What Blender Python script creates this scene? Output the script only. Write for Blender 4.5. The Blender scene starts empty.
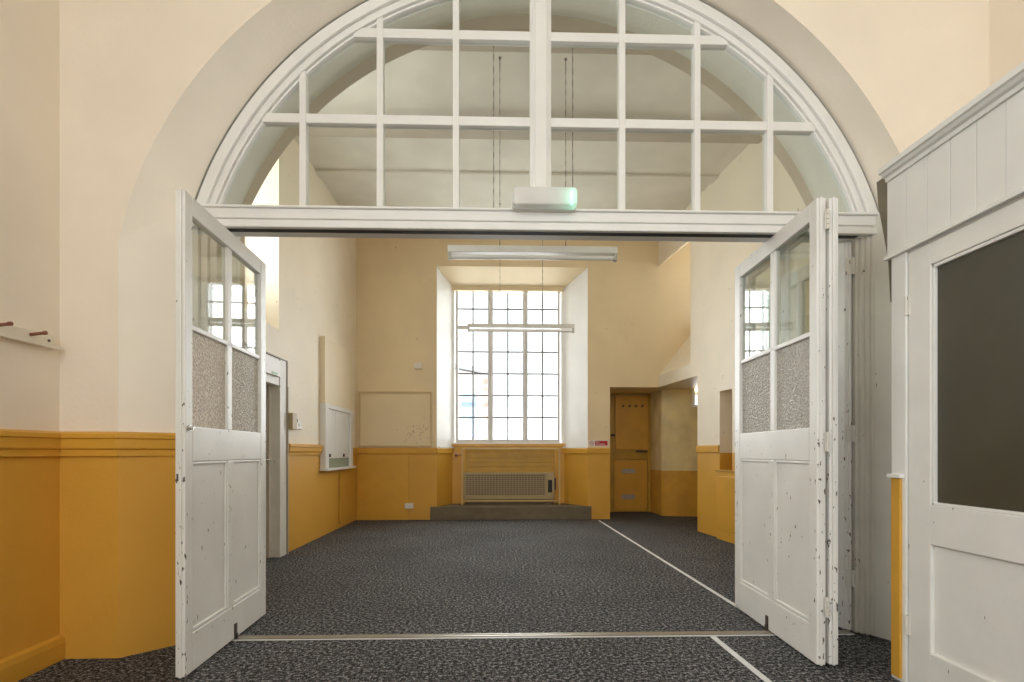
import bpy, bmesh, math
from mathutils import Matrix, Vector
sc = bpy.context.scene
COL = sc.collection
PI = math.pi

# ------------------------------------------------------------------ materials
def nt(name):
    m = bpy.data.materials.new(name); m.use_nodes = True
    n = m.node_tree; b = n.nodes['Principled BSDF']
    return m, n, b
def lin(c): return tuple(c) + (1.0,)
def paint(name, col, rough=0.5, var=0.06, vscale=3.0, bump=0.05, bscale=60.0, specks=None, zsplit=None, metallic=0.0, spec=0.5, grain=None):
    """painted surface: slow tonal variation, brush/plaster bump, optional chips and an optional change of paint at a height"""
    m, n, b = nt(name); N, L = n.nodes, n.links
    geo = N.new('ShaderNodeNewGeometry')
    tc = N.new('ShaderNodeTexCoord')
    nz = N.new('ShaderNodeTexNoise'); nz.inputs['Scale'].default_value = vscale; nz.inputs['Detail'].default_value = 4
    L.new(geo.outputs['Position'], nz.inputs['Vector'])
    base = None
    def rgb(c):
        r = N.new('ShaderNodeRGB'); r.outputs[0].default_value = lin(c); return r.outputs[0]
    base = rgb(col)
    if zsplit:
        z0, col2 = zsplit
        sx = N.new('ShaderNodeSeparateXYZ'); L.new(geo.outputs['Position'], sx.inputs[0])
        lt = N.new('ShaderNodeMath'); lt.operation = 'LESS_THAN'; lt.inputs[1].default_value = z0
        L.new(sx.outputs['Z'], lt.inputs[0])
        mx = N.new('ShaderNodeMix'); mx.data_type = 'RGBA'
        L.new(lt.outputs[0], mx.inputs[0]); L.new(base, mx.inputs[6]); L.new(rgb(col2), mx.inputs[7])
        base = mx.outputs[2]
    mr = N.new('ShaderNodeMapRange'); mr.inputs[1].default_value = 0.3; mr.inputs[2].default_value = 0.7
    mr.inputs[3].default_value = 1 - var; mr.inputs[4].default_value = 1 + var * 0.6
    L.new(nz.outputs['Fac'], mr.inputs[0])
    mul = N.new('ShaderNodeMix'); mul.data_type = 'RGBA'; mul.blend_type = 'MULTIPLY'; mul.inputs[0].default_value = 1
    L.new(base, mul.inputs[6]); L.new(mr.outputs[0], mul.inputs[7])
    out = mul.outputs[2]
    if specks:
        scl, thr, scol = specks
        s1 = N.new('ShaderNodeTexNoise'); s1.inputs['Scale'].default_value = scl; s1.inputs['Detail'].default_value = 3
        mp = N.new('ShaderNodeMapping'); mp.inputs['Scale'].default_value = (1, 1, 0.45)
        L.new(geo.outputs['Position'], mp.inputs[0]); L.new(mp.outputs[0], s1.inputs['Vector'])
        gt = N.new('ShaderNodeMath'); gt.operation = 'GREATER_THAN'; gt.inputs[1].default_value = thr
        L.new(s1.outputs['Fac'], gt.inputs[0])
        mx = N.new('ShaderNodeMix'); mx.data_type = 'RGBA'
        L.new(gt.outputs[0], mx.inputs[0]); L.new(out, mx.inputs[6]); L.new(rgb(scol), mx.inputs[7])
        out = mx.outputs[2]
    L.new(out, b.inputs['Base Color'])
    b.inputs['Roughness'].default_value = rough; b.inputs['Metallic'].default_value = metallic
    b.inputs['Specular IOR Level'].default_value = spec
    if bump:
        bn = N.new('ShaderNodeTexNoise'); bn.inputs['Scale'].default_value = bscale; bn.inputs['Detail'].default_value = 3
        if grain:
            mp2 = N.new('ShaderNodeMapping'); mp2.inputs['Scale'].default_value = grain
            L.new(geo.outputs['Position'], mp2.inputs[0]); L.new(mp2.outputs[0], bn.inputs['Vector'])
        else:
            L.new(geo.outputs['Position'], bn.inputs['Vector'])
        bp = N.new('ShaderNodeBump'); bp.inputs['Strength'].default_value = bump; bp.inputs['Distance'].default_value = 0.01
        L.new(bn.outputs['Fac'], bp.inputs['Height']); L.new(bp.outputs[0], b.inputs['Normal'])
    return m

def clear_glass(name, tint=(0.93, 0.95, 0.93), refl=1.0):
    m = bpy.data.materials.new(name); m.use_nodes = True; n = m.node_tree; N, L = n.nodes, n.links
    N.remove(N['Principled BSDF']); out = N['Material Output']
    tr = N.new('ShaderNodeBsdfTransparent'); tr.inputs[0].default_value = lin(tint)
    gl = N.new('ShaderNodeBsdfGlossy'); gl.inputs['Roughness'].default_value = 0.02
    lw = N.new('ShaderNodeLayerWeight'); lw.inputs[0].default_value = 0.5
    pw = N.new('ShaderNodeMath'); pw.operation = 'POWER'; pw.inputs[1].default_value = 4.0; L.new(lw.outputs['Facing'], pw.inputs[0])
    mu = N.new('ShaderNodeMath'); mu.operation = 'MULTIPLY_ADD'; mu.inputs[1].default_value = 0.9 * refl; mu.inputs[2].default_value = 0.08 * refl
    L.new(pw.outputs[0], mu.inputs[0])
    mx = N.new('ShaderNodeMixShader'); L.new(mu.outputs[0], mx.inputs[0]); L.new(tr.outputs[0], mx.inputs[1]); L.new(gl.outputs[0], mx.inputs[2])
    L.new(mx.outputs[0], out.inputs[0]); return m

def textured_glass(name, clear=0.40, tone=(0.90, 0.87, 0.83), dimples=True):
    """hammered glass: part clear, part milky, with a dimpled gloss"""
    m = bpy.data.materials.new(name); m.use_nodes = True; n = m.node_tree; N, L = n.nodes, n.links
    N.remove(N['Principled BSDF']); out = N['Material Output']
    g = N.new('ShaderNodeNewGeometry')
    v = N.new('ShaderNodeTexVoronoi'); v.inputs['Scale'].default_value = 95 if dimples else 8; v.feature = 'SMOOTH_F1'
    L.new(g.outputs['Position'], v.inputs['Vector'])
    bp = N.new('ShaderNodeBump'); bp.inputs['Strength'].default_value = 1.0 if dimples else 0.0; bp.inputs['Distance'].default_value = 0.012
    L.new(v.outputs['Distance'], bp.inputs['Height'])
    tr = N.new('ShaderNodeBsdfTransparent'); tr.inputs[0].default_value = (0.95, 0.95, 0.93, 1)
    tl = N.new('ShaderNodeBsdfTranslucent'); tl.inputs[0].default_value = lin(tone); L.new(bp.outputs[0], tl.inputs['Normal'])
    df = N.new('ShaderNodeBsdfDiffuse'); df.inputs[0].default_value = lin(tone); L.new(bp.outputs[0], df.inputs['Normal'])
    gl = N.new('ShaderNodeBsdfGlossy'); gl.inputs['Roughness'].default_value = 0.12; L.new(bp.outputs[0], gl.inputs['Normal'])
    def mix(f, a, b):
        x = N.new('ShaderNodeMixShader')
        if isinstance(f, float): x.inputs[0].default_value = f
        else: L.new(f, x.inputs[0])
        L.new(a, x.inputs[1]); L.new(b, x.inputs[2]); return x.outputs[0]
    mr = N.new('ShaderNodeMapRange'); mr.inputs[1].default_value = 0.15; mr.inputs[2].default_value = 0.75
    mr.inputs[3].default_value = clear * 1.5; mr.inputs[4].default_value = clear * 0.4
    L.new(v.outputs['Distance'], mr.inputs[0])
    milky = mix(0.5, tl.outputs[0], df.outputs[0])
    a = mix(mr.outputs[0], milky, tr.outputs[0])
    L.new(mix(0.10, a, gl.outputs[0]), out.inputs[0]); return m

def emit(name, col, s):
    m, n, b = nt(name)
    b.inputs['Emission Color'].default_value = lin(col); b.inputs['Emission Strength'].default_value = s
    b.inputs['Base Color'].default_value = lin(col); return m

YEL = (0.67, 0.355, 0.045)
M = {}
M['wall_front'] = paint('cream plaster near room', (0.85, 0.765, 0.645), 0.6, 0.05, 2.0, 0.12, 45, zsplit=(1.10, YEL))
M['reveal_lightened'] = paint('cream arch reveal with painted-in light', (0.95, 0.885, 0.78), 0.6, 0.05, 2.0, 0.12, 45, zsplit=(1.10, YEL))  # colour lightened to paint in light the reveal does not receive
M['reveal_window'] = paint('white paint of the window recess', (0.86, 0.85, 0.81), 0.5, 0.05, 2.0, 0.1, 45, zsplit=(1.09, YEL))
M['wall_side'] = paint('pale cream plaster side walls', (0.85, 0.76, 0.60), 0.5, 0.06, 1.6, 0.12, 40, specks=(26, 0.735, (0.35, 0.25, 0.14)), zsplit=(1.09, YEL))
M['wall_far'] = paint('cream plaster far room', (0.81, 0.66, 0.42), 0.5, 0.06, 1.6, 0.12, 40, specks=(26, 0.735, (0.35, 0.25, 0.14)), zsplit=(1.09, YEL))
M['cream_side'] = paint('cream boards', (0.82, 0.71, 0.52), 0.5, 0.05, 1.6, 0.08, 40)
M['niche'] = paint('dingy niche paint', (0.66, 0.53, 0.27), 0.5, 0.1, 4, 0.1, 40, zsplit=(1.17, (0.50, 0.25, 0.035)))
M['wall_cream'] = paint('cream paint on plaster', (0.80, 0.655, 0.42), 0.5, 0.05, 1.6, 0.1, 40)
M['wall_alcove'] = paint('dingy alcove plaster', (0.80, 0.66, 0.34), 0.35, 0.16, 3.5, 0.25, 14, zsplit=(0.78, YEL))
M['soffit'] = paint('white distemper soffit', (0.80, 0.79, 0.70), 0.7, 0.05, 5, 0.2, 70)
M['soffit_shade'] = paint('beige painted shade on arch edge', (0.62, 0.53, 0.41), 0.7, 0.05, 5, 0.1, 70)  # beige stands in for the shade along the far arch edge
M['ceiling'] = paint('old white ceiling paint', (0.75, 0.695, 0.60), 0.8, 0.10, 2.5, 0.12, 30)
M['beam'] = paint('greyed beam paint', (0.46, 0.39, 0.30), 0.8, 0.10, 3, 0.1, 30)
M['yellow'] = paint('ochre gloss paint', (0.68, 0.365, 0.047), 0.35, 0.07, 4, 0.06, 50, specks=(40, 0.75, (0.22, 0.10, 0.02)))
M['ochre_wood'] = paint('ochre painted boards', (0.50, 0.29, 0.03), 0.4, 0.12, 6, 0.06, 50)
M['white'] = paint('white gloss joinery', (0.80, 0.80, 0.78), 0.35, 0.04, 5, 0.04, 60)
M['chipped'] = paint('chipped white gloss', (0.80, 0.795, 0.765), 0.35, 0.05, 5, 0.05, 60, specks=(50, 0.715, (0.10, 0.085, 0.07)))
def worn(m, w=0.957, thr0=0.715, thr1=0.648):
    n = m.node_tree; N, L = n.nodes, n.links
    gt = [x for x in N if x.type == 'MATH' and x.operation == 'GREATER_THAN'][0]
    tc = [x for x in N if x.type == 'TEX_COORD'][0]; sx = N.new('ShaderNodeSeparateXYZ'); L.new(tc.outputs['Object'], sx.inputs[0])
    def math_(op, a, b):
        x = N.new('ShaderNodeMath'); x.operation = op
        for k, v in enumerate((a, b)):
            if isinstance(v, (int, float)): x.inputs[k].default_value = v
            else: L.new(v, x.inputs[k])
        return x.outputs[0]
    e1 = math_('LESS_THAN', sx.outputs['X'], 0.022); e2 = math_('GREATER_THAN', sx.outputs['X'], w - 0.02)
    e3 = math_('LESS_THAN', math_('ABSOLUTE', math_('SUBTRACT', sx.outputs['X'], 0.464), 0), 0.034)
    lo = math_('LESS_THAN', sx.outputs['Z'], 1.35)
    e = math_('MULTIPLY', math_('MAXIMUM', math_('MAXIMUM', e1, e2), math_('MULTIPLY', e3, 0.45)), lo)
    t = math_('SUBTRACT', thr0, math_('MULTIPLY', e, thr0 - thr1)); L.new(t, gt.inputs[1])
worn(M['chipped'])
M['jamb'] = paint('worn jamb paint', (0.72, 0.70, 0.64), 0.4, 0.06, 5, 0.05, 60, specks=(34, 0.73, (0.16, 0.13, 0.10)))
M['door_white'] = paint('lobby door gloss', (0.80, 0.795, 0.765), 0.35, 0.05, 5, 0.05, 60, specks=(34, 0.74, (0.25, 0.20, 0.15)))
M['offwhite'] = paint('off white paint', (0.78, 0.73, 0.62), 0.45, 0.05, 5, 0.05, 50)
M['grey_metal'] = paint('dull aluminium', (0.45, 0.43, 0.39), 0.4, 0.08, 20, 0.02, 80, metallic=0.6)
M['bronze'] = paint('worn bronze track', (0.36, 0.32, 0.25), 0.4, 0.12, 15, 0.02, 80, metallic=0.5)
M['steel'] = paint('grey painted steel bars', (0.22, 0.215, 0.21), 0.5, 0.05, 9, 0)
M['window_grey'] = paint('grey white window paint', (0.74, 0.735, 0.72), 0.45, 0.05, 9, 0)
M['board_frame'] = paint('cream board frame in shadow tone', (0.66, 0.50, 0.28), 0.5, 0.06, 5, 0.05)  # frame tone darkened to paint in its shadow line
M['guard'] = paint('cream yellow guard enamel', (0.62, 0.44, 0.17), 0.4, 0.05, 9, 0.02)
M['chrome'] = paint('tarnished chrome', (0.6, 0.6, 0.58), 0.25, 0.05, 20, 0, metallic=1.0)
M['black'] = paint('black gap', (0.02, 0.018, 0.015), 0.6, 0.1, 20, 0)
M['dark_iron'] = paint('dark iron', (0.07, 0.05, 0.045), 0.45, 0.1, 20, 0)
M['red_brown'] = paint('red brown peg', (0.22, 0.07, 0.04), 0.4, 0.1, 30, 0.02)
M['stone'] = paint('grey brown stone step', (0.17, 0.135, 0.085), 0.75, 0.15, 7, 0.3, 40)
M['heater'] = paint('beige heater enamel', (0.43, 0.33, 0.16), 0.4, 0.05, 8, 0.03, 60)
M['grille'] = paint('brown grille', (0.20, 0.145, 0.085), 0.5, 0.08, 20, 0)
M['plastic'] = paint('white plastic', (0.74, 0.72, 0.68), 0.35, 0.02, 8, 0)
M['tan_box'] = paint('tan plastic', (0.46, 0.36, 0.20), 0.4, 0.05, 10, 0)
M['tape'] = paint('white floor tape', (0.72, 0.73, 0.73), 0.6, 0.12, 9, 0.05, 60)
M['tube'] = paint('unlit tube glass', (0.86, 0.86, 0.84), 0.15, 0.0, 5, 0)
M['reflector'] = paint('white enamel fitting', (0.74, 0.73, 0.69), 0.3, 0.04, 9, 0.02)
M['olive'] = paint('bare scribing board', (0.20, 0.175, 0.12), 0.6, 0.15, 10, 0.08, 40)
M['red'] = paint('red sign face', (0.50, 0.012, 0.025), 0.4, 0.02, 5, 0)
M['sign_white'] = paint('white sign face', (0.80, 0.78, 0.76), 0.4, 0.02, 5, 0)
M['sign_green'] = paint('green sign face', (0.25, 0.42, 0.22), 0.4, 0.02, 5, 0)
M['green_glass'] = paint('grey green counter panel', (0.26, 0.33, 0.26), 0.25, 0.05, 8, 0)
M['dark_door'] = paint('grey brown door paint', (0.40, 0.355, 0.29), 0.45, 0.06, 8, 0.04, 50)
M['lens'] = textured_glass('clear ribbed plastic', 0.18, (0.98, 0.98, 0.98), False); M['led'] = emit('green pilot lamp', (0.30, 1.0, 0.70), 6.0)
M['glass'] = clear_glass('clear pane'); M['glass_out'] = clear_glass('window pane', (0.97, 0.98, 0.98))
M['hammered'] = textured_glass('hammered obscure glass')
M['pane_dark'] = paint('obscure dark pane', (0.068, 0.063, 0.043), 0.25, 0.10, 3, 0.05, 160)
M['brick'] = paint('orange brick', (0.62, 0.47, 0.38), 0.8, 0.15, 12, 0.1, 30)
M['render'] = paint('pale render', (0.86, 0.84, 0.78), 0.8, 0.08, 3, 0.05, 30)
M['slate'] = paint('slate edge', (0.58, 0.59, 0.61), 0.7, 0.1, 3, 0.05, 30)
M['outpane'] = paint('blue house pane', (0.36, 0.50, 0.66), 0.1, 0.1, 3, 0)
M['yard'] = paint('pale concrete yard', (0.5, 0.49, 0.46), 0.9, 0.1, 2, 0.1, 20)

def carpet_mat():
    m, n, b = nt('charcoal carpet'); N, L = n.nodes, n.links
    g = N.new('ShaderNodeNewGeometry')
    a = N.new('ShaderNodeTexNoise'); a.inputs['Scale'].default_value = 120; a.inputs['Detail'].default_value = 2.0; a.inputs['Roughness'].default_value = 0.7
    L.new(g.outputs['Position'], a.inputs['Vector'])
    a2 = N.new('ShaderNodeTexNoise'); a2.inputs['Scale'].default_value = 50; a2.inputs['Detail'].default_value = 1.5
    L.new(g.outputs['Position'], a2.inputs['Vector'])
    mxn = N.new('ShaderNodeMix'); mxn.inputs[0].default_value = 0.45; L.new(a.outputs['Fac'], mxn.inputs[2]); L.new(a2.outputs['Fac'], mxn.inputs[3])
    r = N.new('ShaderNodeValToRGB'); e = r.color_ramp.elements
    e[0].position = 0.40; e[0].color = (0.008, 0.008, 0.009, 1); e[1].position = 0.63; e[1].color = (0.37, 0.365, 0.365, 1)
    k = e.new(0.51); k.color = (0.058, 0.057, 0.058, 1)
    L.new(mxn.outputs[0], r.inputs[0])
    w = N.new('ShaderNodeTexNoise'); w.inputs['Scale'].default_value = 1.3; w.inputs['Detail'].default_value = 3
    L.new(g.outputs['Position'], w.inputs['Vector'])
    mr = N.new('ShaderNodeMapRange'); mr.inputs[1].default_value = .3; mr.inputs[2].default_value = .7; mr.inputs[3].default_value = .85; mr.inputs[4].default_value = 1.15
    L.new(w.outputs['Fac'], mr.inputs[0])
    mu = N.new('ShaderNodeMix'); mu.data_type = 'RGBA'; mu.blend_type = 'MULTIPLY'; mu.inputs[0].default_value = 1
    L.new(r.outputs[0], mu.inputs[6]); L.new(mr.outputs[0], mu.inputs[7]); L.new(mu.outputs[2], b.inputs['Base Color'])
    b.inputs['Roughness'].default_value = 0.95; b.inputs['Specular IOR Level'].default_value = 0.2
    bp = N.new('ShaderNodeBump'); bp.inputs['Strength'].default_value = 0.6; bp.inputs['Distance'].default_value = 0.006
    L.new(a.outputs['Fac'], bp.inputs['Height']); L.new(bp.outputs[0], b.inputs['Normal'])
    return m
M['carpet'] = carpet_mat()

# ------------------------------------------------------------------ mesh helpers
class MB:
    def __init__(s): s.v = []; s.f = []; s.m = []
    def add(s, vs, fs, mi=0):
        o = len(s.v); s.v += [tuple(p) for p in vs]
        for f in fs: s.f.append([o + i for i in f]); s.m.append(mi)
        return s
    def box(s, x0, x1, y0, y1, z0, z1, mi=0):
        return s.add([(x0, y0, z0), (x1, y0, z0), (x1, y1, z0), (x0, y1, z0), (x0, y0, z1), (x1, y0, z1), (x1, y1, z1), (x0, y1, z1)],
                     [(3, 2, 1, 0), (4, 5, 6, 7), (0, 1, 5, 4), (1, 2, 6, 5), (2, 3, 7, 6), (3, 0, 4, 7)], mi)
    def prism(s, pts, a, b, axis='y', mi=0):
        """2-D outline (counter-clockwise) pushed from a to b along an axis"""
        n = len(pts)
        def P(p, t): return {'y': (p[0], t, p[1]), 'z': (p[0], p[1], t), 'x': (t, p[0], p[1])}[axis]
        s.add([P(p, a) for p in pts] + [P(p, b) for p in pts],
              [tuple(range(n))[::-1], tuple(range(n, 2 * n))] + [(i, (i + 1) % n, n + (i + 1) % n, n + i) for i in range(n)], mi)
        return s
    def tube(s, p, q, r, n=10, r2=None, mi=0):
        p, q = Vector(p), Vector(q); d = (q - p).normalized(); r2 = r if r2 is None else r2
        u = d.orthogonal().normalized(); w = d.cross(u)
        ring = [(math.cos(2 * PI * i / n), math.sin(2 * PI * i / n)) for i in range(n)]
        s.add([p + (u * c + w * t) * r for c, t in ring] + [q + (u * c + w * t) * r2 for c, t in ring],
              [tuple(range(n))[::-1], tuple(range(n, 2 * n))] + [(i, (i + 1) % n, n + (i + 1) % n, n + i) for i in range(n)], mi)
        return s
    def path(s, pts, r, n=8):
        for a, b in zip(pts, pts[1:]): s.tube(a, b, r, n)
        return s
    def sweep(s, path, prof, side=1, caps=True):
        """profile (offset, z) swept along a plan polyline, offset to the left of travel (side=1)"""
        P = [Vector(p) for p in path]; k = len(prof); rows = []
        for i, p in enumerate(P):
            d0 = (P[i] - P[i - 1]).normalized() if i else None
            d1 = (P[i + 1] - P[i]).normalized() if i < len(P) - 1 else None
            if d0 is None: d0 = d1
            if d1 is None: d1 = d0
            n0, n1 = Vector((-d0.y, d0.x)), Vector((-d1.y, d1.x)); m = (n0 + n1)
            m = m / (m.length_squared / 2) * 1.0 if m.length > 1e-6 else n0
            rows.append([(p.x + m.x * o * side, p.y + m.y * o * side, z) for o, z in prof])
        fs = []
        for i in range(len(P) - 1):
            for j in range(k):
                a, b = i * k + j, i * k + (j + 1) % k
                fs.append((a, b, b + k, a + k))
        if caps: fs += [tuple(range(k)), tuple(range((len(P) - 1) * k, len(P) * k))[::-1]]
        return s.add([q for r in rows for q in r], fs)
    def build(s, name, mat, parent=None, bevel=0.0, smooth=False, local=False):
        me = bpy.data.meshes.new(name); off = Vector((0, 0, 0))
        if parent is not None and not local:
            p = parent
            while p is not None: off += p.location; p = p.parent
        me.from_pydata([Vector(v) - off for v in s.v], [], s.f)
        bm = bmesh.new(); bm.from_mesh(me); bmesh.ops.recalc_face_normals(bm, faces=bm.faces)
        bm.to_mesh(me); bm.free()
        for mt in (mat if isinstance(mat, (list, tuple)) else [mat]): me.materials.append(M[mt])
        for p, mi in zip(me.polygons, s.m): p.material_index = mi; p.use_smooth = smooth
        o = bpy.data.objects.new(name, me); COL.objects.link(o)
        if parent is not None: o.parent = parent
        if bevel:
            md = o.modifiers.new('edge', 'BEVEL'); md.width = bevel; md.segments = 2; md.limit_method = 'ANGLE'; md.angle_limit = math.radians(40)
        return o

def tag(o, label, cat, group=None, kind=None):
    o['label'] = label; o['category'] = cat
    if group: o['group'] = group
    if kind: o['kind'] = kind
    return o
def thing(name, label, cat, loc, rz=0.0, group=None, kind=None):
    o = bpy.data.objects.new(name, None); COL.objects.link(o); o.empty_display_size = 0.1
    o.location = loc; o.rotation_euler = (0, 0, rz)
    return tag(o, label, cat, group, kind)
def part_label(o, t): o['label'] = t; return o
def copy_thing(o, loc, label):
    c = o.copy(); COL.objects.link(c); c.location = loc; c['label'] = label
    for ch in list(o.children):
        d = ch.copy(); COL.objects.link(d); d.parent = c
        for g in list(ch.children):
            e = g.copy(); COL.objects.link(e); e.parent = d
    return c

def slab(x0, x1, z0, z1, t, holes, start=True):
    """wall of thickness t (y 0 to t) with holes; a hole is front rect + back rect, so its reveal may splay"""
    b = MB()
    def grid(y, k):
        xs = sorted({x0, x1} | {h[k] for h in holes} | {h[k + 1] for h in holes})
        zs = sorted({z0, z1} | {h[k + 2] for h in holes} | {h[k + 3] for h in holes})
        for i in range(len(xs) - 1):
            for j in range(len(zs) - 1):
                cx, cz = (xs[i] + xs[i + 1]) / 2, (zs[j] + zs[j + 1]) / 2
                if any(h[k] < cx < h[k + 1] and h[k + 2] < cz < h[k + 3] for h in holes): continue
                b.add([(xs[i], y, zs[j]), (xs[i + 1], y, zs[j]), (xs[i + 1], y, zs[j + 1]), (xs[i], y, zs[j + 1])], [(0, 1, 2, 3)])
    grid(0, 0); grid(t, 4)
    for h in holes:
        F = [(h[0], 0, h[2]), (h[1], 0, h[2]), (h[1], 0, h[3]), (h[0], 0, h[3])]
        B = [(h[4], t, h[6]), (h[5], t, h[6]), (h[5], t, h[7]), (h[4], t, h[7])]
        for i in range(4):
            j = (i + 1) % 4
            if i == 0 and h[2] <= z0: continue
            if i == 3 and h[0] <= x0: continue
            b.add([F[i], F[j], B[j], B[i]], [(0, 1, 2, 3)], 2 if i == 2 else 1)
    b.add([(x0, 0, z1), (x1, 0, z1), (x1, t, z1), (x0, t, z1)], [(0, 1, 2, 3)])
    if start: b.add([(x0, 0, z0), (x0, t, z0), (x0, t, z1), (x0, 0, z1)], [(0, 1, 2, 3)])
    b.add([(x1, 0, z0), (x1, t, z0), (x1, t, z1), (x1, 0, z1)], [(0, 1, 2, 3)])
    return b
def place(o, loc, rz): o.location = loc; o.rotation_euler = (0, 0, rz); return o
def struct(o, label, cat): return tag(o, label, cat, kind='structure')

ZC = 4.65
YB = 8.15          # far wall
XL = -2.31         # left wall, far room
# right wall of the far room leans out towards the arch
RA = (2.62, YB); RD = Vector((0.109, -0.994)).normalized(); RROT = math.atan2(RD.y, RD.x)
def rw(s, d, z): return (RA[0] + RD.x * s - RD.y * d, RA[1] + RD.y * s + RD.x * d, z)

# ------------------------------------------------------------------ shell
b = MB().box(-3.4, 4.4, -3.2, 9.6, -0.12, 0.0)
struct(b.build('floor', 'carpet'), 'charcoal flecked carpet running through both rooms', 'floor')
b = MB().box(-3.0, 4.4, 2.9, 9.6, ZC, ZC + 0.15)
struct(b.build('ceiling', 'ceiling'), 'old white ceiling of the far room beyond the arch', 'ceiling')
b = MB().box(-3.0, 3.4, -3.4, 2.9, ZC + 0.02, ZC + 0.17)
struct(b.build('ceiling_near', 'ceiling'), 'ceiling of the near room in front of the arch', 'ceiling')
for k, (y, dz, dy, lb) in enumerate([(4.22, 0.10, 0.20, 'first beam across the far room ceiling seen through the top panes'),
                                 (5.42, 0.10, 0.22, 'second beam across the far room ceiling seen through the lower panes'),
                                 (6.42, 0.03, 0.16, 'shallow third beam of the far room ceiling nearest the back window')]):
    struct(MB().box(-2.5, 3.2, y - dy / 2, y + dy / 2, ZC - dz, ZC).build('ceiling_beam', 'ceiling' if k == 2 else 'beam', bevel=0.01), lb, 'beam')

# far wall
b = slab(-2.9, 4.3, 0, ZC + .1, 0.5, [(-1.01, 1.452, 0, 4.12, -0.76, 1.07, 0, 3.885), (1.819, 3.9, 0, 2.165, 1.819, 3.9, 0, 2.165)])
place(struct(b.build('wall_back', ['wall_far', 'reveal_window', 'wall_cream']), 'cream and ochre end wall with the tall window recess', 'wall'), (0, YB, 0), 0)
# left walls
b = slab(2.74, 8.7, 0, ZC + .1, 0.45, [(3.62, 5.31, 2.38, 4.45, 3.62, 5.31, 2.75, 4.45), (4.36, 5.31, 0, 2.06, 4.36, 5.31, 0, 2.06)])
place(struct(b.build('wall_left', ['wall_side', 'wall_side', 'wall_side']), 'left wall of the far room with door and serving hatch', 'wall'), (XL, 0, 0), PI / 2)
b = slab(-3.3, 2.73, 0, ZC + .1, 0.3, [(-2.2, 0.1, 1.5, 4.0, -2.2, 0.1, 1.5, 4.0)])  # opening is for the added fill window
place(struct(b.build('wall_near_left', ['wall_front', 'wall_front', 'wall_front']), 'near left wall carrying the coat peg rail', 'wall'), (-2.335, 0, 0), PI / 2)
# right wall of the far room: corner alcove, corner window, niche, high window beside the arch
NI = (1.84, 2.12)
b = slab(0, 4.85, 0, ZC + .1, 0.7, [(0, 1.275, 0, 2.165, 0, 1.275, 0, 2.165), (0, 1.075, 2.356, 4.15, 0, 1.075, 3.25, 4.70),
                              (NI[0], NI[1], 0.84, 1.875, NI[0], NI[1], 0.84, 1.875), (2.97, 4.45, 2.38, 4.45, 2.97, 4.45, 2.75, 4.45)], start=False)
place(struct(b.build('wall_right', ['wall_side', 'wall_side', 'wall_side']), 'right wall of the far room with pier niche and corner alcove', 'wall'), (RA[0], RA[1], 0), RROT)
b = MB().box(2.42, 3.35, 0.58, 0.64, .6, 2.1)
o = MB().box(1.6, 2.4, 0.50, 0.54, .6, 2.1).build('wall_niche', 'niche'); place(struct(o, 'cream and ochre back of the niche in the right wall', 'wall'), (RA[0], RA[1], 0), RROT)
b = slab(-2.73, 3.3, 0, ZC + .1, 0.3, [])
place(struct(b.build('wall_near_right', ['wall_front', 'wall_front', 'wall_front']), 'near right wall above the boarded lobby', 'wall'), (2.735, 0, 0), -PI / 2)
b = slab(-2.7, 2.4, 0, ZC + .2, 0.35, [(-1.9, 1.7, 1.5, 4.3, -1.9, 1.7, 1.5, 4.3)])
place(struct(b.build('wall_front', ['wall_front', 'wall_front', 'wall_front']), 'wall behind the viewpoint with the near room windows', 'wall'), (0, -3.0, 0), PI)
# corner alcove beyond the far wall
b = MB()
b.box(1.70, 1.819, 8.64, 9.35, 0, 2.3)
b.box(1.819, 2.86, 9.14, 9.30, 0, 2.3)
b.prism([(2.78, 9.14), (2.80, 8.56), (2.83, 8.53), (3.30, 8.438), (3.30, 8.62), (2.86, 9.3)], 0, 2.166, 'z')
b.prism([(3.30, 8.438), (3.62, 8.375), (3.62, 8.62), (3.30, 8.62)], 0, 1.88, 'z')
b.prism([(3.62, 8.375), (3.9, 8.32), (3.9, 8.62), (3.62, 8.62)], 0, 2.166, 'z')
b.box(1.7, 3.95, 8.649, 9.35, 2.166, 2.35)
b.box(3.1, 3.95, 6.7, 8.65, 2.166, 2.35)
b.box(3.75, 3.95, 6.7, 8.4, 0, 2.2)
b.box(3.2, 3.9, 6.7, 6.85, 0, 2.2)
struct(b.build('wall_alcove', 'wall_alcove'), 'dingy plaster walls of the low corner alcove', 'wall')

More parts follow.
